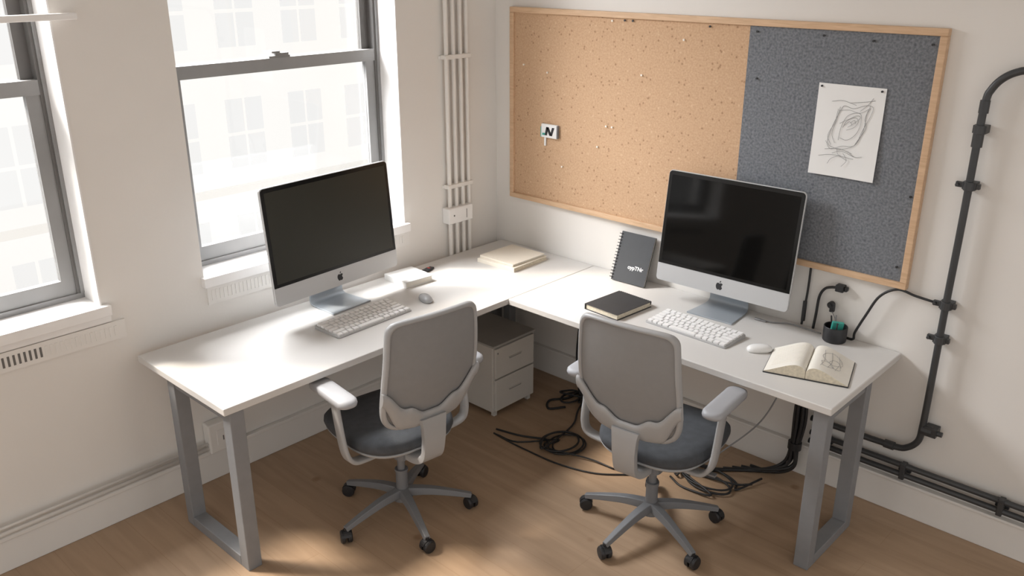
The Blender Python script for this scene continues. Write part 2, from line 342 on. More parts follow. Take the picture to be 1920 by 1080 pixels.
# paper with sketch
e=empty("sketch_paper",(2.175,-.026,1.505),label="white paper with a loose line sketch pinned on grey felt",cat="paper")
bm=bmesh.new()
rows=[]
for j in range(9):
    z=.405*j/8; rows.append([bm.verts.new((x*.150, -.002-.010*(1-j/8)**2*(.4+.6*abs(x)), z)) for x in (-1,-.5,0,.5,1)])
for a,b in zip(rows,rows[1:]):
    for i in range(4): bm.faces.new((a[i],a[i+1],b[i+1],b[i]))
p=obj("sheet",bm,M['white'],parent=e,smooth=True)
def scribble(name,strokes,parent,m,r=.0009,rot=None,loc=(0,0,0)):
    bm=bmesh.new()
    for s in strokes: sweep(bm,crom(s,6),circ(r,4))
    return obj(name,bm,m,parent=parent,loc=loc,rot=rot or (0,0,0))
def yy(z): return -.004-.010*(1-z/.405)**2
def P3(l): return [(x,yy(z),z) for x,z in l]
S=[P3(l) for l in (
 [(-.068,.135),(-.078,.160),(-.062,.23),(-.034,.300),(-.020,.316),(.02,.308),(.07,.326),(.102,.322),(.098,.285),(.070,.215),(.055,.165),(.03,.140),(-.02,.124),(-.068,.135)],
 [(-.086,.155),(-.060,.122),(-.01,.140),(.045,.150),(.074,.215),(.080,.290),(.092,.316),(.05,.292),(.0,.300),(-.045,.292)],
 [(-.048,.300),(-.056,.24),(-.080,.18),(-.060,.140)],[(-.040,.310),(-.050,.25),(-.062,.19),(-.045,.15)],
 [(.09,.325),(.075,.27),(.085,.23),(.06,.18),(.045,.15)],
 [(-.03,.165),(-.025,.22),(-.002,.275),(.05,.29),(.06,.25),(.045,.20),(.01,.17),(-.025,.175)],
 [(-.018,.222),(.0,.255),(.034,.270),(.048,.252),(.030,.226),(.0,.212)],
 [(-.034,.238),(.0,.258),(.038,.279),(.054,.270),(.020,.236)],[(-.012,.232),(.010,.25),(.020,.238),(.004,.226)],[(.012,.245),(.030,.259),(.036,.244)],
 [(-.080,.330),(-.03,.337),(.03,.323)],[(.0,.33),(.05,.338),(.11,.350)],[(.05,.30),(.08,.33),(.10,.36)],
 [(-.085,.118),(-.02,.127),(.04,.112)],[(-.05,.104),(-.01,.118),(.05,.100)],[(-.03,.125),(-.02,.10),(.02,.08)],[(-.01,.10),(-.05,.08),(-.065,.055)],[(-.11,.085),(-.05,.097),(.05,.090)],[(.0,.11),(.02,.08),(.0,.050)],[(.02,.12),(.055,.10),(.085,.105)])]
scribble("sketch_lines",S,e,M['ink2'],r=.0008)
for x in (-.135,.132):
    bm=bmesh.new(); cyl(bm,(0,0,0),.0045,-.006,axis='y',n=10); obj("paper_pin",bm,M['black'],loc=(x,-.003,.392),parent=e)

# badge on cork
e=empty("pinned_badge",(.455,-.024,1.455),label="small white plastic badge with dark lettering pinned on cork",cat="badge")
box("badge_body",(-.055,-.018,0),(.065,0,.078),M['white'],bevel=.004,parent=e)
box("dark_edge",(.060,-.0185,.002),(.068,-.001,.076),M['leg'],bevel=.002,parent=e)
box("teal_edge",(-.062,-.016,.0),(-.050,-.001,.06),M['teal'],bevel=.003,parent=e)
bm=bmesh.new()
def poly(pts,y0=-.0190,y1=-.0178):
    loft(bm,[[(x,y,z) for x,z in pts] for y in (y0,y1)])
poly([(-.026,.014),(-.009,.014),(.002,.062),(-.015,.062)]); poly([(-.015,.062),(.004,.062),(.028,.014),(.009,.014)]); poly([(.012,.014),(.029,.014),(.046,.062),(.029,.062)])
obj("badge_lettering",bm,M['ink'],parent=e)
bm=bmesh.new(); poly([(-.046,.014),(-.024,.014),(-.021,.026),(-.043,.026)]); obj("badge_mark",bm,M['teal'],parent=e)
box("badge_clip",(-.040,-.008,-.050),(-.026,-.002,.0),M['white'],bevel=.002,parent=e)

# ------------------------------------------------------------ desks
TH=.033
def slabtop(name,lo,hi,parent):
    return box(name,lo,hi,M['desk'],bevel=.004,parent=parent)
LW=.065
def legframe(name,parent,boxes):
    return multibox(name,boxes,M['leg'],bevel=.003,parent=parent)
e=empty("desk",(.42,-1.2,FZ),label="long pale desk with grey steel legs under the windows",cat="desk")
ox,oy=.42,-1.2; h=DZ-FZ
slabtop("tabletop",(.045-ox,-2.385-oy,h-TH),(.79-ox,-.005-oy,h),e)
yl=-2.36-oy
legframe("leg_frame",e,[((.255-ox,yl,0),(.315-ox,yl+LW,h-TH)),((.722-ox,yl,0),(.784-ox,yl+LW,h-TH)),((.315-ox,yl,0),(.722-ox,yl+LW,.05)),((.315-ox,yl+.005,h-TH-.05),(.722-ox,yl+LW-.005,h-TH))])
legframe("leg_frame",e,[((.06-ox,-.13-oy,0),(.11-ox,-.07-oy,h-TH)),((.18-ox,-.13-oy,0),(.23-ox,-.07-oy,h-TH)),((.11-ox,-.13-oy,0),(.18-ox,-.07-oy,.05))])
box("cross_beam",(.27-ox,-2.31-oy,h-TH-.05),(.31-ox,-.13-oy,h-TH),M['leg'],parent=e)
e=empty("desk",(1.67,-.37,FZ),label="pale desk with grey steel legs beneath the pin board",cat="desk")
ox,oy=1.67,-.37
slabtop("tabletop",(.7925-ox,-.735-oy,h-TH),(2.555-ox,-.005-oy,h),e)
xr=2.54-ox-.065
legframe("leg_frame",e,[((xr,-.335-oy,0),(xr+LW,-.275-oy,h-TH)),((xr,-.715-oy,0),(xr+LW,-.655-oy,h-TH)),((xr,-.655-oy,0),(xr+LW,-.335-oy,.05)),((xr+.005,-.655-oy,h-TH-.05),(xr+LW-.005,-.335-oy,h-TH))])
box("wall_cleat",(.80-ox,-.04-oy,h-TH-.04),(2.4-ox,-.004-oy,h-TH),M['leg'],parent=e)
box("cross_beam",(.80-ox,-.30-oy,h-TH-.05),(2.47-ox,-.26-oy,h-TH),M['leg'],parent=e)

# ------------------------------------------------------------ pedestal
px0,px1,py0,py1=.25,.622,-.675,-.33; ph=.45
e=empty("drawer_cabinet",((px0+px1)/2,(py0+py1)/2,FZ),label="small off-white drawer cabinet standing beneath the desk",cat="cabinet")
a,b_=(px1-px0)/2,(py1-py0)/2
box("cabinet_body",(-a,-b_,.03),(a-.012,b_,ph-.012),M['ped'],bevel=.004,parent=e)
box("cabinet_top",(-a-.004,-b_-.004,ph-.012),(a+.002,b_+.004,ph),M['pedtop_shade'],bevel=.003,parent=e)
for (z0,z1) in ((.245,.428),(.04,.235)):
    d=box("drawer",(a-.012,-b_+.012,z0),(a+.004,b_-.012,z1),M['ped'],bevel=.003,parent=e)
    hh=z1-z0
    box("handle_slit_shade",(.008,-.050,hh*.52),(.0105,.050,hh*.52+.008),M['slit'],bevel=.001,parent=d)  # dark strip painting the shade inside the handle slit
    box("handle_lip",(.008,-.054,hh*.52+.008),(.013,.054,hh*.52+.012),M['ped'],bevel=.001,parent=d)
bm=bmesh.new(); cyl(bm,(a+.004,-b_+.03,.40),.005,.003,axis='x',n=12); obj("lock",bm,M['chrome'],parent=e)
for sx in (-1,1):
    for sy in (-1,1):
        box("foot",(sx*(a-.03)-.012,sy*(b_-.03)-.012,0),(sx*(a-.03)+.012,sy*(b_-.03)+.012,.03),M['ped'],parent=e)

# ------------------------------------------------------------ chairs
ZT=1.135
def backy(x,z):
    v=(z-.60)/(ZT-.60)
    return -.228-.095*v-.03*math.sin(pi*min(max(v,0),1))+ .62*x*x
def chair(loc,rotz,label,phase,AL,AR):
    e=empty("office_chair",loc,rotz,label,"chair","grey office chairs")
    bm=bmesh.new()
    cyl(bm,(0,0,.085),.048,.06,n=20,r2=.036)
    for k in range(5):
        a=2*pi*k/5; d=Vector((math.cos(a),math.sin(a),0))
        P=crom([d*.02+Vector((0,0,.125)),d*.12+Vector((0,0,.118)),d*.23+Vector((0,0,.095)),d*.325+Vector((0,0,.07))],4)
        n=len(P); sc=[(1.4-.6*i/(n-1),1.35-.6*i/(n-1)) for i in range(n)]
        sweep(bm,P,[(-.020,-.013),(.020,-.013),(.014,.015),(-.014,.015)],up=(0,0,1),scales=sc)
    base=obj("star_base",bm,M['base'],parent=e,rot=(0,0,phase),bevel=.003)
    cm=None
    for k in range(5):
        a=2*pi*k/5; d=Vector((math.cos(a),math.sin(a),0))*.322
        if cm is None:
            bm=bmesh.new()
            for s in (-1,1):
                rings=[]
                for x,r in ((.006,.020),(.006,.029),(.010,.0305),(.021,.0305),(.026,.026),(.027,.012)):
                    rings.append([(s*x,r*math.cos(2*pi*i/18),.031+r*math.sin(2*pi*i/18)) for i in range(18)])
                loft(bm,rings)
            cyl(bm,(-.008,0,.031),.008,.016,axis='x',n=10)
            cyl(bm,(0,0,.045),.009,.03,n=10)
            rings=[]
            for x in (-.012,.012): rings.append([(x,.033*math.cos(t),.031+.034*math.sin(t)) for t in [pi*.1+pi*.8*i/8 for i in range(9)]]+[(x,.026*math.cos(t),.031+.026*math.sin(t)) for t in [pi*.9-pi*.8*i/8 for i in range(9)]])
            loft(bm,rings)
            c=obj("caster",bm,M['black'],parent=base,loc=d,rot=(0,0,a+.6)); cm=c
        else:
            c=cm.copy(); COL.objects.link(c); c.parent=base; c.location=d; c.rotation_euler=(0,0,a+.6+k*.7)
    bm=bmesh.new(); cyl(bm,(0,0,.12),.028,.12,n=18); cyl(bm,(0,0,.24),.018,.14,n=18); cyl(bm,(0,0,.235),.031,.012,n=18)
    obj("gas_lift",bm,[M['base']],parent=e,smooth=True,sharp=40)
    bm=bmesh.new(); loft(bm,slab(rrect(.085,.13,.03,4),[(.8,.355),(1,.37),(1,.405),(.95,.415)]))
    sweep(bm,[(.05,.02,.385),(.20,.02,.38),(.26,.02,.378)],circ(.006,8)); sweep(bm,[(.25,.02,.378),(.29,.02,.378)],[(-.012,-.005),(.012,-.005),(.012,.005),(-.012,.005)])
    obj("tilt_mechanism",bm,M['base'],parent=e)
    ol=[]
    for i in range(48):
        t=2*pi*i/48; c,s=math.cos(t),math.sin(t); n_=.62
        x=.260*math.copysign(abs(c)**n_,c); y=.278*math.copysign(abs(s)**n_,s); x*=1-.07*(-s if s<0 else 0)
        ol.append((x,y+.085))
    bm=bmesh.new(); rings=slab(ol,[(.90,.448),(.985,.452),(1.01,.470),(1.0,.492),(.95,.507),(.80,.512),(.5,.508),(.2,.506)],c=(0,.08))
    rings=[[(x,y,z-(.0 if y<.26 else (y-.26)*.25)) for x,y,z in r] for r in rings]
    loft(bm,rings); obj("seat_cushion",bm,M['seat'],parent=e,smooth=True)
    bm=bmesh.new(); rings=slab(ol,[(.55,.412),(.80,.415),(.94,.430),(.985,.446),(.94,.449)],c=(0,.08))
    rings=[[(x,y,z-(.0 if y<.26 else (y-.26)*.25)) for x,y,z in r] for r in rings]
    loft(bm,rings); obj("seat_shell",bm,M['frameL'],parent=e,smooth=True)
    # backrest frame + panel
    key=[(.0,1.137),(.10,1.136),(.175,1.132),(.205,1.122),(.222,1.100),(.228,1.06),(.234,.96),(.239,.85),(.236,.74),(.222,.67),(.194,.625),(.150,.602),(.08,.596),(0,.594)]
    right=[Vector((x,z,0)) for x,z in key]; sm=crom(right,4)
    bo=[(p.x,p.y) for p in sm]; bo+= [(-x,z) for x,z in bo[-2:0:-1]]
    cz=.87
    def ring(s,off):
        out=[]
        for x,z in bo:
            X=x*s; Z=cz+(z-cz)*(s if s<.6 else 1-(1-s)*.9); out.append((X,backy(X,Z)+off,Z))
        return out
    bm=bmesh.new()
    prof=[(.925,.004),(.935,.009),(.965,.013),(.995,.007),(1.0,-.003),(.990,-.014),(.962,-.019),(.932,-.016),(.918,-.009)]
    rr=[ring(s,o) for s,o in prof]
    vr=[[bm.verts.new(p) for p in r] for r in rr]; n=len(bo)
    for a in range(len(vr)):
        A=vr[a];B=vr[(a+1)%len(vr)]
        for i in range(n): bm.faces.new((A[i],A[(i+1)%n],B[(i+1)%n],B[i]))
    back=obj("backrest",bm,M['frameL'],parent=e,smooth=True)
    bm=bmesh.new(); ss=(.03,.2,.4,.55,.75,.945)
    loft(bm,[ring(s,.001) for s in ss]+[ring(s,-.008) for s in ss[::-1]]); obj("mesh_panel",bm,M['mesh'],parent=back,smooth=True,sharp=50)
    # lumbar bracket : thin curved band hugging the lower back, dipping at the centre
    NX=80; xs=[-.246+.492*i/NX for i in range(NX+1)]
    def sst(a,b,x): t=min(max((x-a)/(b-a),0),1); return t*t*(3-2*t)
    def top(x): x=abs(x); return .672+.046*sst(.035,.115,x)+.105*sst(.130,.244,x)
    def bot(x): x=abs(x); return .598+.010*sst(.07,.16,x)+.150*sst(.135,.246,x)**1.15
    bm=bmesh.new(); R=[]
    for x in xs:
        zt,zb=top(x),bot(x); r=[]
        prof2=[(0,-.014),(.0,-.022),(.08,-.029),(.28,-.033),(.5,-.034),(.72,-.033),(.92,-.029),(1,-.022),(1,-.014)]
        for k_,off in prof2:
            z=zb+(zt-zb)*k_; r.append((x,backy(x,z)+off,z))
        R.append(r)
    loft(bm,R); obj("lumbar_bracket",bm,M['frameL'],parent=back,smooth=True,sharp=50)
    # spine
    bm=bmesh.new(); P=crom([(0,-.276,.640),(0,-.280,.60),(0,-.278,.52),(0,-.256,.435),(0,-.19,.395),(0,-.09,.388),(0,.0,.388)],6)
    n=len(P); sc=[(1.10-.20*math.sin(pi*i/(n-1)),1) for i in range(n)]
    sweep(bm,P,[(-.060,-.012),(-.052,-.020),(-.035,-.023),(0,-.0245),(.035,-.023),(.052,-.020),(.060,-.012),(.058,.012),(-.058,.012)],up=(0,-1,0),scales=sc)
    obj("back_support",bm,M['frameL'],parent=e,smooth=True,sharp=50)
    # arms
    dz=.045; cy_=.020
    for s,AX in ((-1,AL),(1,AR)):
        bm=bmesh.new()
        P=crom([(s*.10,-.02,.395),(s*.20,-.025,.392),(s*(AX-.043),-.03,.405),(s*(AX-.010),-.03,.46),(s*(AX-.004),-.005,.58),(s*AX,.015,.675+dz)],6)
        sweep(bm,P,[(-.028,-.005),(-.022,-.010),(.022,-.010),(.028,-.005),(.028,.005),(.022,.010),(-.022,.010),(-.028,.005)],up=(0,0,1))
        arm=obj("armrest",bm,M['frameL'],parent=e,smooth=True,sharp=60)
        bm=bmesh.new(); loft(bm,slab(rrect(.046,.158,.040,6,cx=s*AX,cy=cy_),[(.86,.672+dz),(.97,.678+dz),(1,.690+dz),(.97,.702+dz),(.86,.708+dz),(.5,.710+dz)],c=(s*AX,cy_)))
        obj("arm_pad",bm,M['frameP'],parent=arm,smooth=True)
    return e
def w2l(ang,rot): return math.radians(ang)-rot
rl=math.radians(83); rr_=math.radians(6)
chair((.940,-1.625,FZ),rl,"grey office chair with curved mesh back facing the window desk",w2l(51,rl),.310,.362)
chair((1.863,-.918,FZ),rr_,"grey office chair with curved mesh back facing the pin board desk",w2l(51,rr_),.362,.300)

# ------------------------------------------------------------ desktop computers (front = local +Y)
def apple(parent,loc,rot,s,m):
    body=[(0,.30),(.18,.40),(.38,.36),(.46,.25),(.34,.10),(.33,-.08),(.44,-.22),(.34,-.42),(.18,-.52),(0,-.46),(-.18,-.52),(-.34,-.40),(-.46,-.15),(-.46,.12),(-.36,.33),(-.18,.40)]
    P=crom([(x,y,0) for x,y in body]+[(0,.30,0)],4)[:-1]
    bm=bmesh.new(); loft(bm,[[(p.x*s,p.y*s,z) for p in P] for z in (0,.0006)])
    leaf=crom([(0,.44,0),(.02,.60,0),(.17,.72,0),(.17,.55,0),(0,.44,0)],4)[:-1]
    loft(bm,[[(p.x*s,p.y*s,z) for p in leaf] for z in (0,.0006)])
    return obj("chin_logo",bm,m,loc=loc,rot=rot,parent=parent)
def computer(loc,rotz,W,H,zb,label,scr,tilt):
    e=empty("desktop_computer",loc,rotz,label,"computer","all-in-one computers")
    hd=empty("display_head",(0,.03,zb)); hd.parent=e; hd.rotation_euler=(tilt,0,0)
    hw=W/2; ol=rrect(hw,H/2,.022,6)
    def R(s_in,y):
        return [(x*(hw-s_in)/hw,y,H/2+z*(H/2-s_in)/(H/2)) for x,z in ol]
    bm=bmesh.new(); loft(bm,[R(.002,.008),R(0,.005),R(0,-.004),R(.01,-.010),R(.12,-.035),R(.22,-.045)])
    obj("aluminium_shell",bm,M['alu'],parent=hd)
    ch=.092
    def upper(inset,y,z0):
        o2=[]
        for x,z in rrect(hw-inset,(H-inset-z0)/2,.018,6): o2.append((x,y,z0+(H-inset-z0)/2+z))
        return [(math.copysign(hw-inset,p[0]) if p[2]<z0+.02 else p[0],p[1],(z0 if p[2]<z0+.019 else p[2])) for p in o2]
    bm=bmesh.new(); loft(bm,[upper(.004,.006,ch),upper(.004,.0105,ch)]); obj("bezel",bm,M['bezel'],parent=hd)
    box("screen",(-hw+.022,.0105,ch+.016),(hw-.022,.0112,H-.024),scr,parent=hd)
    bm=bmesh.new()
    o2=[(x,0,(ch/2)+z) for x,z in rrect(hw-.002,ch/2-.001,.018,6)]
    o2=[((math.copysign(hw-.002,x)) if z>ch-.02 else x,y,(ch-.001 if z>ch-.019 else z)) for x,y,z in o2]
    loft(bm,[[(x,yv,z) for x,_,z in o2] for yv in (.004,.0102)]); obj("chin",bm,M['chin'],parent=hd)
    apple(hd,(0,.0103,ch*.50),(pi/2,0,pi),.038,M['ink'])
    bm=bmesh.new(); P=crom([(0,.115,.004),(0,.06,.004),(0,-.02,.004),(0,-.075,.010),(0,-.088,.045),(0,-.062,.13),(0,-.02,.23)],6)
    n=len(P); sc=[(1.0-.22*(i/(n-1)),1) for i in range(n)]
    sweep(bm,P,[(-.125,-.004),(.125,-.004),(.125,.004),(-.125,.004)],up=(0,0,1),scales=sc)
    obj("stand",bm,M['alu2'],parent=e,bevel=.0015)
    return e
computer((.185,-1.382,DZ),math.radians(-86),.80,.575,.108,"large silver all-in-one computer with dark screen by the window",M['screenA'],math.radians(5))
computer((1.700,-.140,DZ),math.radians(182),.725,.575,.105,"large silver all-in-one computer with black glossy screen below the board",M['screenB'],math.radians(7))

# ------------------------------------------------------------ keyboards
def keyboard(loc,rotz,W,D,label):
    e=empty("keyboard",loc,rotz,label,"keyboard","white keyboards")
    bm=bmesh.new(); ol=rrect(W/2,D/2,.012,5)
    def zt(y): return .007+.010*(y+D/2)/D
    loft(bm,[[(x,y,0) for x,y in ol],[(x,y,zt(y)-.002) for x,y in ol],[(x*.994,y*.99,zt(y)) for x,y in ol]])
    obj("keyboard_tray",bm,M['kbd'],parent=e)
    rows=[[1.6]+[1]*12+[1.4],[1.5]+[1]*12+[1.5],[1.8]+[1]*11+[2.2],[2.3]+[1]*10+[2.7],[1,1,1,1.25,5.2,1.25,1,1.1,1.1,1.1],[1]*14]
    order=[5,0,1,2,3,4]; U=W-.016; rh=(D-.012)/6; km=None
    for ri,ro in enumerate(order):
        tot=sum(rows[ro]); y=D/2-.006-rh*(ri+.5); x=-U/2
        for wk in rows[ro]:
            w=U*wk/tot
            if km is None:
                bm=bmesh.new(); loft(bm,slab(rrect(.5,.5,.10,3),[(1,0),(1,.7),(.94,1)])); km=obj("key",bm,M['key'],parent=e); k=km
            else: k=km.copy(); COL.objects.link(k); k.parent=e
            k.location=(x+w/2,y,zt(y)-.0005); k.scale=(w-.0056,rh-.0056,.010); k.rotation_euler=(math.atan(.010/D),0,0)
            x+=w
    return e
keyboard((.462,-1.425,DZ),math.radians(92),.47,.19,"white compact keyboard with square keys by the window computer")
keyboard((1.725,-.42,DZ),math.radians(-2),.455,.185,"white compact keyboard with square keys on the board desk")
def mouse(loc,rotz,m,label,sc=1):
    bm=bmesh.new(); ol=[]
    for i in range(28):
        t=2*pi*i/28; c,s=math.cos(t),math.sin(t); ol.append((sc*.034*math.copysign(abs(c)**.8,c),sc*.062*math.copysign(abs(s)**.85,s)))
    rings=slab(ol,[(.90,0),(.97,.004),(1,.010),(.95,.018),(.82,.024),(.6,.0285),(.3,.031),(.1,.0315)])
    loft(bm,rings); e=obj("computer_mouse",bm,m,loc=loc,rot=(0,0,rotz),smooth=True); tag(e,label,"mouse"); return e
mouse((.49,-1.045,DZ),math.radians(70),M['mouseg'],"silver-grey smooth mouse beside the keyboard",.9)
mouse((2.072,-.428,DZ),math.radians(-45),M['mouse'],"white glossy mouse beside the keyboard",.95)

# ------------------------------------------------------------ books & notebooks
def closedbook(name,loc,rotz,w,d,hh,mc,mp,label,ct=.004,cat="book"):
    e=empty(name,loc,rotz,label,cat)
    box("page_block",(-w/2+.004,-d/2+.006,ct),(w/2-.006,d/2-.006,hh-ct),mp,parent=e)
    multibox("cover",[((-w/2,-d/2,0),(w/2,d/2,ct)),((-w/2,-d/2,hh-ct),(w/2,d/2,hh)),((-w/2-.003,-d/2,0),(-w/2+.002,d/2,hh))],mc,bevel=.0015,parent=e)
    return e
closedbook("book",(.385,-.265,DZ),math.radians(92),.30,.285,.024,M['cream'],M['pageedge'],"cream-covered book lying flat near the corner",ct=.003)
closedbook("book",(.378,-.258,DZ+.0245),math.radians(90),.275,.265,.013,M['cream'],M['page'],"thin cream book stacked on a thicker one",ct=.002)
b2=closedbook("notepad",(.19,-.90,DZ),math.radians(86),.185,.20,.034,M['white'],M['page'],"small white notepad block lying by the computer",cat="notepad")
box("notepad_tab",(-.03,-.02,.034),(.02,.012,.036),M['trim'],parent=b2)
e=empty("usb_stick",(.155,-.735,DZ),math.radians(15),"small dark stick with red detail on the desk","usb stick")
box("stick_body",(-.02,-.052,0),(.018,.03,.014),M['cover'],bevel=.005,parent=e)
box("stick_cap",(-.010,.012,.0135),(.008,.024,.016),M['red'],bevel=.002,parent=e)
box("stick_tip",(-.016,.03,.001),(.014,.055,.012),M['black'],bevel=.003,parent=e)
bm=bmesh.new(); cyl(bm,(0,-.03,.012),.010,.006,n=14); obj("stick_button",bm,M['black'],parent=e)
nb=closedbook("notebook",(1.29,-.445,DZ),math.radians(-4),.215,.27,.031,M['cover'],M['pageedge'],"black hardcover notebook with cream pages lying closed",cat="notebook",ct=.003)
bm=bmesh.new()
for i in range(16):
    x=-.10+i*.0128; cyl(bm,(x,.137,.018),.012,.003,axis='x',n=10)
obj("binding_rings",bm,M['black'],parent=nb)

tl=math.atan2(.095,.255)
e=empty("spiral_notebook",(1.115,-.125,DZ+.004),math.radians(2),"dark grey spiral notebook with white lettering leaning on the wall","notebook",rx=-tl)
w,hh=.215,.275
box("cover",(-w/2,-.006,0),(w/2,-.003,hh),M['cover2'],bevel=.001,parent=e)
box("page_block",(-w/2+.004,-.003,.003),(w/2-.003,.006,hh-.003),M['page'],parent=e)
box("back_cover",(-w/2,.006,0),(w/2,.009,hh),M['cover2'],parent=e)
bm=bmesh.new()
for i in range(15):
    z=.014+i*.0175
    pts=[(-w/2+.014*math.cos(t),.0015+.013*math.sin(t),z) for t in [2*pi*k/10 for k in range(10)]]
    sweep(bm,pts+[pts[0]],circ(.0022,5))
obj("spiral_binding",bm,M['black'],parent=e)
textmesh("oypTNr",.030,M['textw'],"cover_lettering",(.030,-.0068,.088),(pi/2,0,0),e,bold=.0008)

# open book
e=empty("open_book",(2.318,-.437,DZ),math.radians(17),"open notebook with cream pages and a pencil sketch","book")
def zpage(u): return .007+.050*math.sin(pi*min(1,u*.97+.03)**.55)*(1-.30*u)+.008*(1-u)
L=.262; Wp=.172
for s in (-1,1):
    bm=bmesh.new(); R=[]
    for i in range(25):
        u=i/24; x=s*(u*Wp+.001)
        R.append([(x,-L/2,.005),(x,L/2,.005),(x,L/2,zpage(u)),(x,-L/2,zpage(u))])
    vr=[[bm.verts.new(p) for p in r] for r in R]
    for A,B in zip(vr,vr[1:]):
        for k in range(4):
            f=bm.faces.new((A[k],A[(k+1)%4],B[(k+1)%4],B[k])); f.material_index=0 if k==2 else 1
    f=bm.faces.new(vr[0]); f.material_index=1; f=bm.faces.new(vr[-1]); f.material_index=1
    o=obj("pages",bm,[M['page'],M['pageedge']],parent=e,smooth=True,sharp=45)
box("cover",(-Wp-.004,-L/2-.004,0),(Wp+.004,L/2+.004,.005),M['cover'],bevel=.002,parent=e)
def onpage(x,y): return (x,y,zpage(abs(x)/Wp)+.0005)
st=[]
for c,rx,ry,tn in (((.09,.03),.040,.055,1.4),((.105,-.01),.022,.04,1.4),((.075,-.045),.026,.024,1.2)):
    st.append([onpage(c[0]+rx*math.cos(t)+random.uniform(-.004,.004),c[1]+ry*math.sin(t)+random.uniform(-.005,.005)) for t in [2*pi*k/12 for k in range(int(12*tn))]])
for k in range(3): st.append([onpage(.05+.03*k,-.08+.01*k),onpage(.06+.03*k,-.02+.02*k),onpage(.05+.03*k,.09)])
bm=bmesh.new()
for s_ in st: sweep(bm,crom(s_,4),circ(.0008,4))
obj("sketch_lines",bm,M['ink2'],parent=e)
bm=bmesh.new()
for k in range(10):
    y=.10-k*.02; sweep(bm,[onpage(-x,y) for x in (.03,.045,.06,.075,.09,.105,.12,.135,.15)],circ(.0006,4))
obj("ruled_lines",bm,M['pageedge'],parent=e)

# pencil cup
e=empty("pencil_cup",(2.27,-.08,DZ),0,"black round cup holding a teal eraser and small tools","cup")
bm=bmesh.new(); n=32
prof=[(.049,0),(.053,.004),(.054,.072),(.0525,.074),(.049,.072),(.048,.02),(.02,.018)]
loft(bm,[[(r*math.cos(2*pi*i/n),r*math.sin(2*pi*i/n),z) for i in range(n)] for r,z in prof]); obj("cup_body",bm,M['black'],parent=e,smooth=True,sharp=40)
def stick(name,x,y,tx,ty,l,m,r,cat,lab):
    bm=bmesh.new(); v=Vector((tx,ty,1)).normalized(); sweep(bm,[Vector((0,0,0)),v*l],circ(r,8)); o=obj(name,bm,m,loc=(2.27+x,-.08+y,DZ+.021)); tag(o,lab,cat)
o=box("eraser",(2.246,-.093,DZ+.03),(2.300,-.076,DZ+.098),M['teal'],bevel=.005); o.rotation_euler=(.06,.1,.6); tag(o,"teal rectangular eraser standing in the cup","eraser")
stick("pen",-.018,.010,-.22,.15,.090,M['black'],.004,"pen","black pen standing in the cup")
stick("pen",-.008,.022,-.12,.12,.092,M['cableg'],.004,"pen","grey pen standing in the cup")
stick("pencil",.01,-.022,.1,-.1,.078,M['cover2'],.004,"pencil","dark pencil standing in the cup")

# ------------------------------------------------------------ right wall conduit
cx=2.715; cy=-.045
e=empty("wall_conduit",(cx,0,FZ),0,"dark steel conduit running up the wall with clamps","pipe")
z0=-FZ
def q(x,z,y=cy): return (x-cx,y,z+z0)
P=[q(4.2,2.03),q(3.2,2.03),q(2.95,2.03)]+[q(2.86+.143*math.cos(math.radians(a)),1.887+.143*math.sin(math.radians(a))) for a in (95,110,125,140,155,170)]+[q(2.715,1.80),q(2.715,1.4),q(2.712,1.0),q(2.712,.6),q(2.71,.44)]+[q(2.60+.11*math.cos(math.radians(a)),.41+.11*math.sin(math.radians(a))) for a in (-15,-35,-55,-75)]+[q(2.55,.300),q(2.4,.298),q(2.2,.298)]
tube("steel_pipe",P,.0150,M['cond'],parent=e,n=14,k=4)
def clamp(x,z,ears=1,hor=False):
    bm=bmesh.new()
    cyl(bm,(0,0,-.018),.022,.036,n=16)
    addbox(bm,(-.026 ,-.006,-.016),(.026,.045,.016))
    if ears: addbox(bm,(-.054,.0,-.011),(.040,.018,.011)); cyl(bm,(-.045,-.012,0),.008,.014,axis='y',n=8)
    o=obj("pipe_clamp",bm,M['cond'],loc=q(x,z),parent=e,bevel=.002)
    if hor: o.rotation_euler=(0,pi/2,0)
clamp(2.716,1.79,0); clamp(2.716,1.56,1); clamp(2.712,1.035,1); clamp(2.712,.875,1)
bm=bmesh.new(); cyl(bm,(0,0,0),.021,.07,n=16); obj("coupling",bm,M['cond'],loc=q(2.715,1.72),parent=e,smooth=True,sharp=40)
bm=bmesh.new(); cyl(bm,(0,0,0),.0190,.05,n=16); obj("coupling",bm,M['cond'],loc=q(2.717,1.855),parent=e,smooth=True,sharp=40)
bm=bmesh.new(); cyl(bm,(-.01,0,0),.023,.045,axis='x',n=16); addbox(bm,(.0,-.018,-.020),(.055,.04,.020)); cyl(bm,(.055,0,0),.012,.022,axis='x',n=12); obj("elbow_fitting",bm,M['cond'],loc=q(2.72,.435),parent=e)
bm=bmesh.new(); cyl(bm,(0,0,0),.020,.045,axis='x',n=16); obj("coupling",bm,M['cond'],loc=q(2.56,.301),parent=e,smooth=True,sharp=40)

for z,y in ((.215,-.035),(.170,-.040)):
    x0=2.2
    o=tube("floor_conduit",[(x0,y,z),(2.4,y,z),(4.2,y,z)],.0138,M['cond'],smoothpts=False); tag(o,"dark conduit running low along the wall","pipe","low dark conduits")
for x in (2.28,2.66,3.08):
    o=multibox("conduit_bracket",[((-.012,-.058,-.042),(.012,-.018,.038)),((-.010,-.066,.028),(.010,-.05,.046)),((-.028,-.018,-.02),(.028,0,.02))],M['cond'],bevel=.003); o.location=(x,0,.193); tag(o,"dark steel bracket holding two low conduits","bracket","conduit brackets")

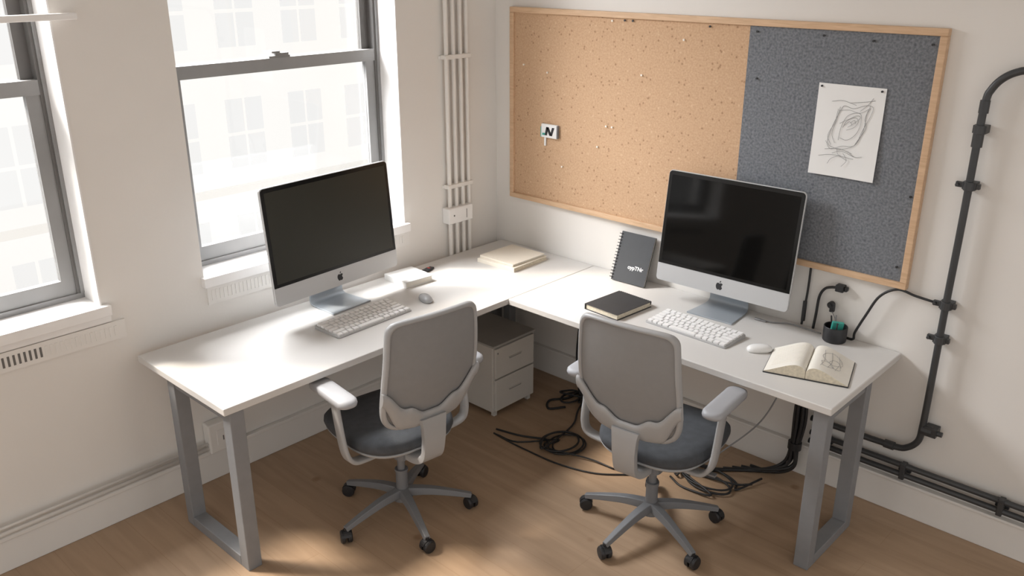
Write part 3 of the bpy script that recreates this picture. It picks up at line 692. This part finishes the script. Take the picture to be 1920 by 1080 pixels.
def cable(name,pts,r,label,m='cable',k=8):
    o=tube(name,pts,r,M[m],k=k,n=8); tag(o,label,"cable"); return o
cable("power_cable",[(2.66,-.035,1.035),(2.58,-.03,1.04),(2.50,-.03,1.05),(2.43,-.035,1.0),(2.385,-.04,.90),(2.345,-.035,.80),(2.335,-.028,DZ+.008),(2.27,-.02,DZ+.007)],.0060,"black cable arcing from the conduit to the desk")
e=empty("hanging_cable",(2.09,-.02,DZ),0,"black cable with connector hanging under the pin board","cable")
tube("cord",[(0,0,.305),(.0,-.002,.2),(-.005,-.003,.1),(-.01,-.004,.01)],.0055,M['cable'],parent=e)
bm=bmesh.new(); cyl(bm,(-.006,-.003,.03),.010,.10,n=10); obj("connector",bm,M['black'],parent=e)
e=empty("plug_cable",(2.14,-.02,DZ),0,"black plug cable curving along the wall onto the desk","cable")
tube("cord",[(.0,-.006,.006),(.005,-.004,.08),(.01,-.004,.17),(.03,-.004,.215),(.06,-.004,.232),(.095,-.004,.238)],.0065,M['cable'],parent=e)
multibox("plug",[((.085,-.022,.222),(.125,.016,.256)),((.125,-.015,.228),(.140,.010,.250))],M['black'],bevel=.005,parent=e)
e=empty("small_sensor",(2.22,-.02,DZ),0,"small black and silver plug with a thin wire","plug")
bm=bmesh.new(); cyl(bm,(-.005,.0,.15),.016,-.022,axis='y',n=14); cyl(bm,(-.005,-.023,.15),.008,-.003,axis='y',n=12); addbox(bm,(-.014,-.004,.110),(.004,.018,.14)); obj("sensor_head",bm,M['black'],parent=e)
tube("wire",[(.0,-.004,.114),(.02,-.01,.09),(.035,-.02,.06),(.04,-.03,.075)],.002,M['cableg'],parent=e)
cable("thin_cable",[(1.90,-.10,DZ+.006),(1.96,-.09,DZ+.005),(2.03,-.05,DZ+.005),(2.12,-.05,DZ+.005),(2.195,-.06,DZ+.006)],.0035,"thin grey cable lying on the desk","cableg")
bm=bmesh.new(); cyl(bm,(0,0,.0065),.0065,.03,axis='x',n=10); cyl(bm,(.03,0,.0065),.0045,.03,axis='x',n=10)
o=obj("cable_tip",bm,M['chrome'],loc=(1.875,-.105,DZ)); tag(o,"small metal connector at a cable end","connector")

# floor cables and hanging bundles
F=FZ
def fcable(pts,r,label,lift=.0):
    return cable("floor_cable",[(x,y,F+r+.0005+z) for x,y,z in pts],r,label,k=6)
def loops(cx_,cy_,rx,ry,n,ph,r,label,tail0,tail1):
    pts=list(tail0)
    for i in range(int(12*n)):
        a=ph+2*pi*i/12; w=1+.13*math.sin(i*.43+ph)
        pts.append((cx_+rx*w*math.cos(a)+.012*math.sin(i*.3),cy_+ry*w*math.sin(a),.002+.0008*i))
    pts+=tail1
    fcable(pts,r,label)
loops(1.10,-.64,.10,.115,2.3,3.3,.0055,"black cable coiled in loops on the wooden floor",[(.72,-.76,0),(.87,-.72,0)],[(1.02,-.46,.01),(.92,-.28,.0),(.85,-.12,0)])
loops(1.13,-.63,.085,.10,1.4,3.0,.0045,"thinner black cable looped on the wooden floor",[(.76,-.80,0),(.90,-.78,.0)],[(1.3,-.66,.008),(1.45,-.64,0)])
fcable([(.74,-.80,0),(.88,-.81,0),(1.0,-.81,0),(1.2,-.80,0),(1.40,-.74,0),(1.55,-.62,0)],.0045,"black cable stretched across the wooden floor")
fcable([(.78,-.05,.0),(.78,-.2,.0),(.72,-.30,.0),(.78,-.38,.0),(.84,-.30,0)],.007,"black cable beside the drawer cabinet")
loops(.80,-.20,.06,.08,1.6,0,.006,"black cable coil on the floor near the corner",[(.78,-.05,0)],[(.9,-.15,.02),(1.0,-.08,0)])
e=empty("cable_bundle",(.80,-.07,FZ),0,"loose black cables hanging under the desk near the corner","cables")
for i in range(5):
    x=-.06+.04*i
    pts=[(x,.01,.70),(x+.01,.0,.50),(x+.02*math.sin(i),-.01-.02*i,.25),(x+.03,-.03-.02*i,.09),(x+.09,-.08-.03*i,.012)]
    tube("cable",pts,.006,M['cable'],parent=e,n=8)
e=empty("cable_bundle",(2.15,-.085,FZ),0,"thick bundle of black cables hanging to the floor","cables")
for i in range(7):
    a=2*pi*i/7; dx,dy=.022*math.cos(a),.018*math.sin(a)
    pts=[(dx*2-.03,dy,.71),(dx,dy,.55),(dx*1.3+.01,dy,.35),(dx*.8,dy,.18),(dx*1.4-.02,dy-.01,.07),(-.08-.02*i,-.03-.012*i,.012),(-.2-.03*i,-.05-.04*i,.010)]
    tube("cable",pts,.0085,M['cable'],parent=e,n=8)
bm=bmesh.new(); loft(bm,[[(.034*math.cos(2*pi*i/18),.030*math.sin(2*pi*i/18),z) for i in range(18)] for z in (.17,.21)]); obj("strap",bm,M['black'],parent=e)
loops(1.86,-.40,.15,.09,1.7,.2,.0055,"black cable coiled behind the office chair",[(2.06,-.22,.012)],[(1.72,-.48,.01),(1.66,-.42,0)])
loops(1.88,-.44,.12,.07,1.2,2.6,.0055,"black cable loop lying on the wooden floor",[(2.05,-.30,.012),(1.98,-.36,.012)],[(1.95,-.52,.012),(1.80,-.54,0),(1.70,-.50,0)])
cable("thin_cable",[(2.09,-.10,.60),(2.07,-.14,.45),(2.02,-.22,.28),(1.90,-.30,.12),(1.76,-.36,FZ+.02),(1.66,-.40,FZ+.01)],.004,"thin grey cable hanging from under the desk","cableg")
e=empty("power_plug",(1.66,-.43,FZ),.4,"black power plug lying on the floor","plug")
box("plug_body",(-.03,-.018,0),(.03,.018,.028),M['black'],bevel=.006,parent=e)
for s in (-1,1): box("prong",(-.05,s*.009-.002,.012),(-.028,s*.009+.002,.016),M['chrome'],parent=e)

# ------------------------------------------------------------ lift all to floor z=0
for o in COL.objects:
    if o.parent is None: o.location.z+=.05

# ------------------------------------------------------------ camera
cd=bpy.data.cameras.new("camera"); cam=bpy.data.objects.new("camera",cd); COL.objects.link(cam); scn.camera=cam
cd.sensor_width=36; cd.lens=1650/1920*36; cd.clip_end=200
cam.location=(3.739,-3.868,2.487); cam.rotation_euler=(math.radians(90-20.7),0,math.radians(43.0))

# ------------------------------------------------------------ light
w=bpy.data.worlds.new("world"); scn.world=w; w.use_nodes=True; bg=w.node_tree.nodes["Background"]; bg.inputs[0].default_value=(1,.972,.945,1); bg.inputs[1].default_value=.90
def area(name,loc,target,sx,sy,power,col):
    l=bpy.data.lights.new(name,'AREA'); l.shape='RECTANGLE'; l.size=sx; l.size_y=sy; l.energy=power; l.color=col
    o=bpy.data.objects.new(name,l); COL.objects.link(o); o.location=loc; o.rotation_euler=(Vector(target)-Vector(loc)).to_track_quat('-Z','Y').to_euler(); return o
area("sky_light_window",(-1.6,-1.4,3.6),(.5,-1.4,.8),1.6,1.6,340,(.96,.975,1))
area("sky_light_window_far",(-1.6,-3.1,3.6),(.5,-3.1,.8),1.6,1.6,340,(.96,.975,1))
l=bpy.data.lights.new("sun",'SUN'); l.energy=5.2; l.angle=math.radians(9); l.color=(1,.89,.76)
s=bpy.data.objects.new("sun",l); COL.objects.link(s); s.rotation_euler=Vector((.5,.36,-.75)).to_track_quat('-Z','Y').to_euler()
scn.view_settings.view_transform='Standard'
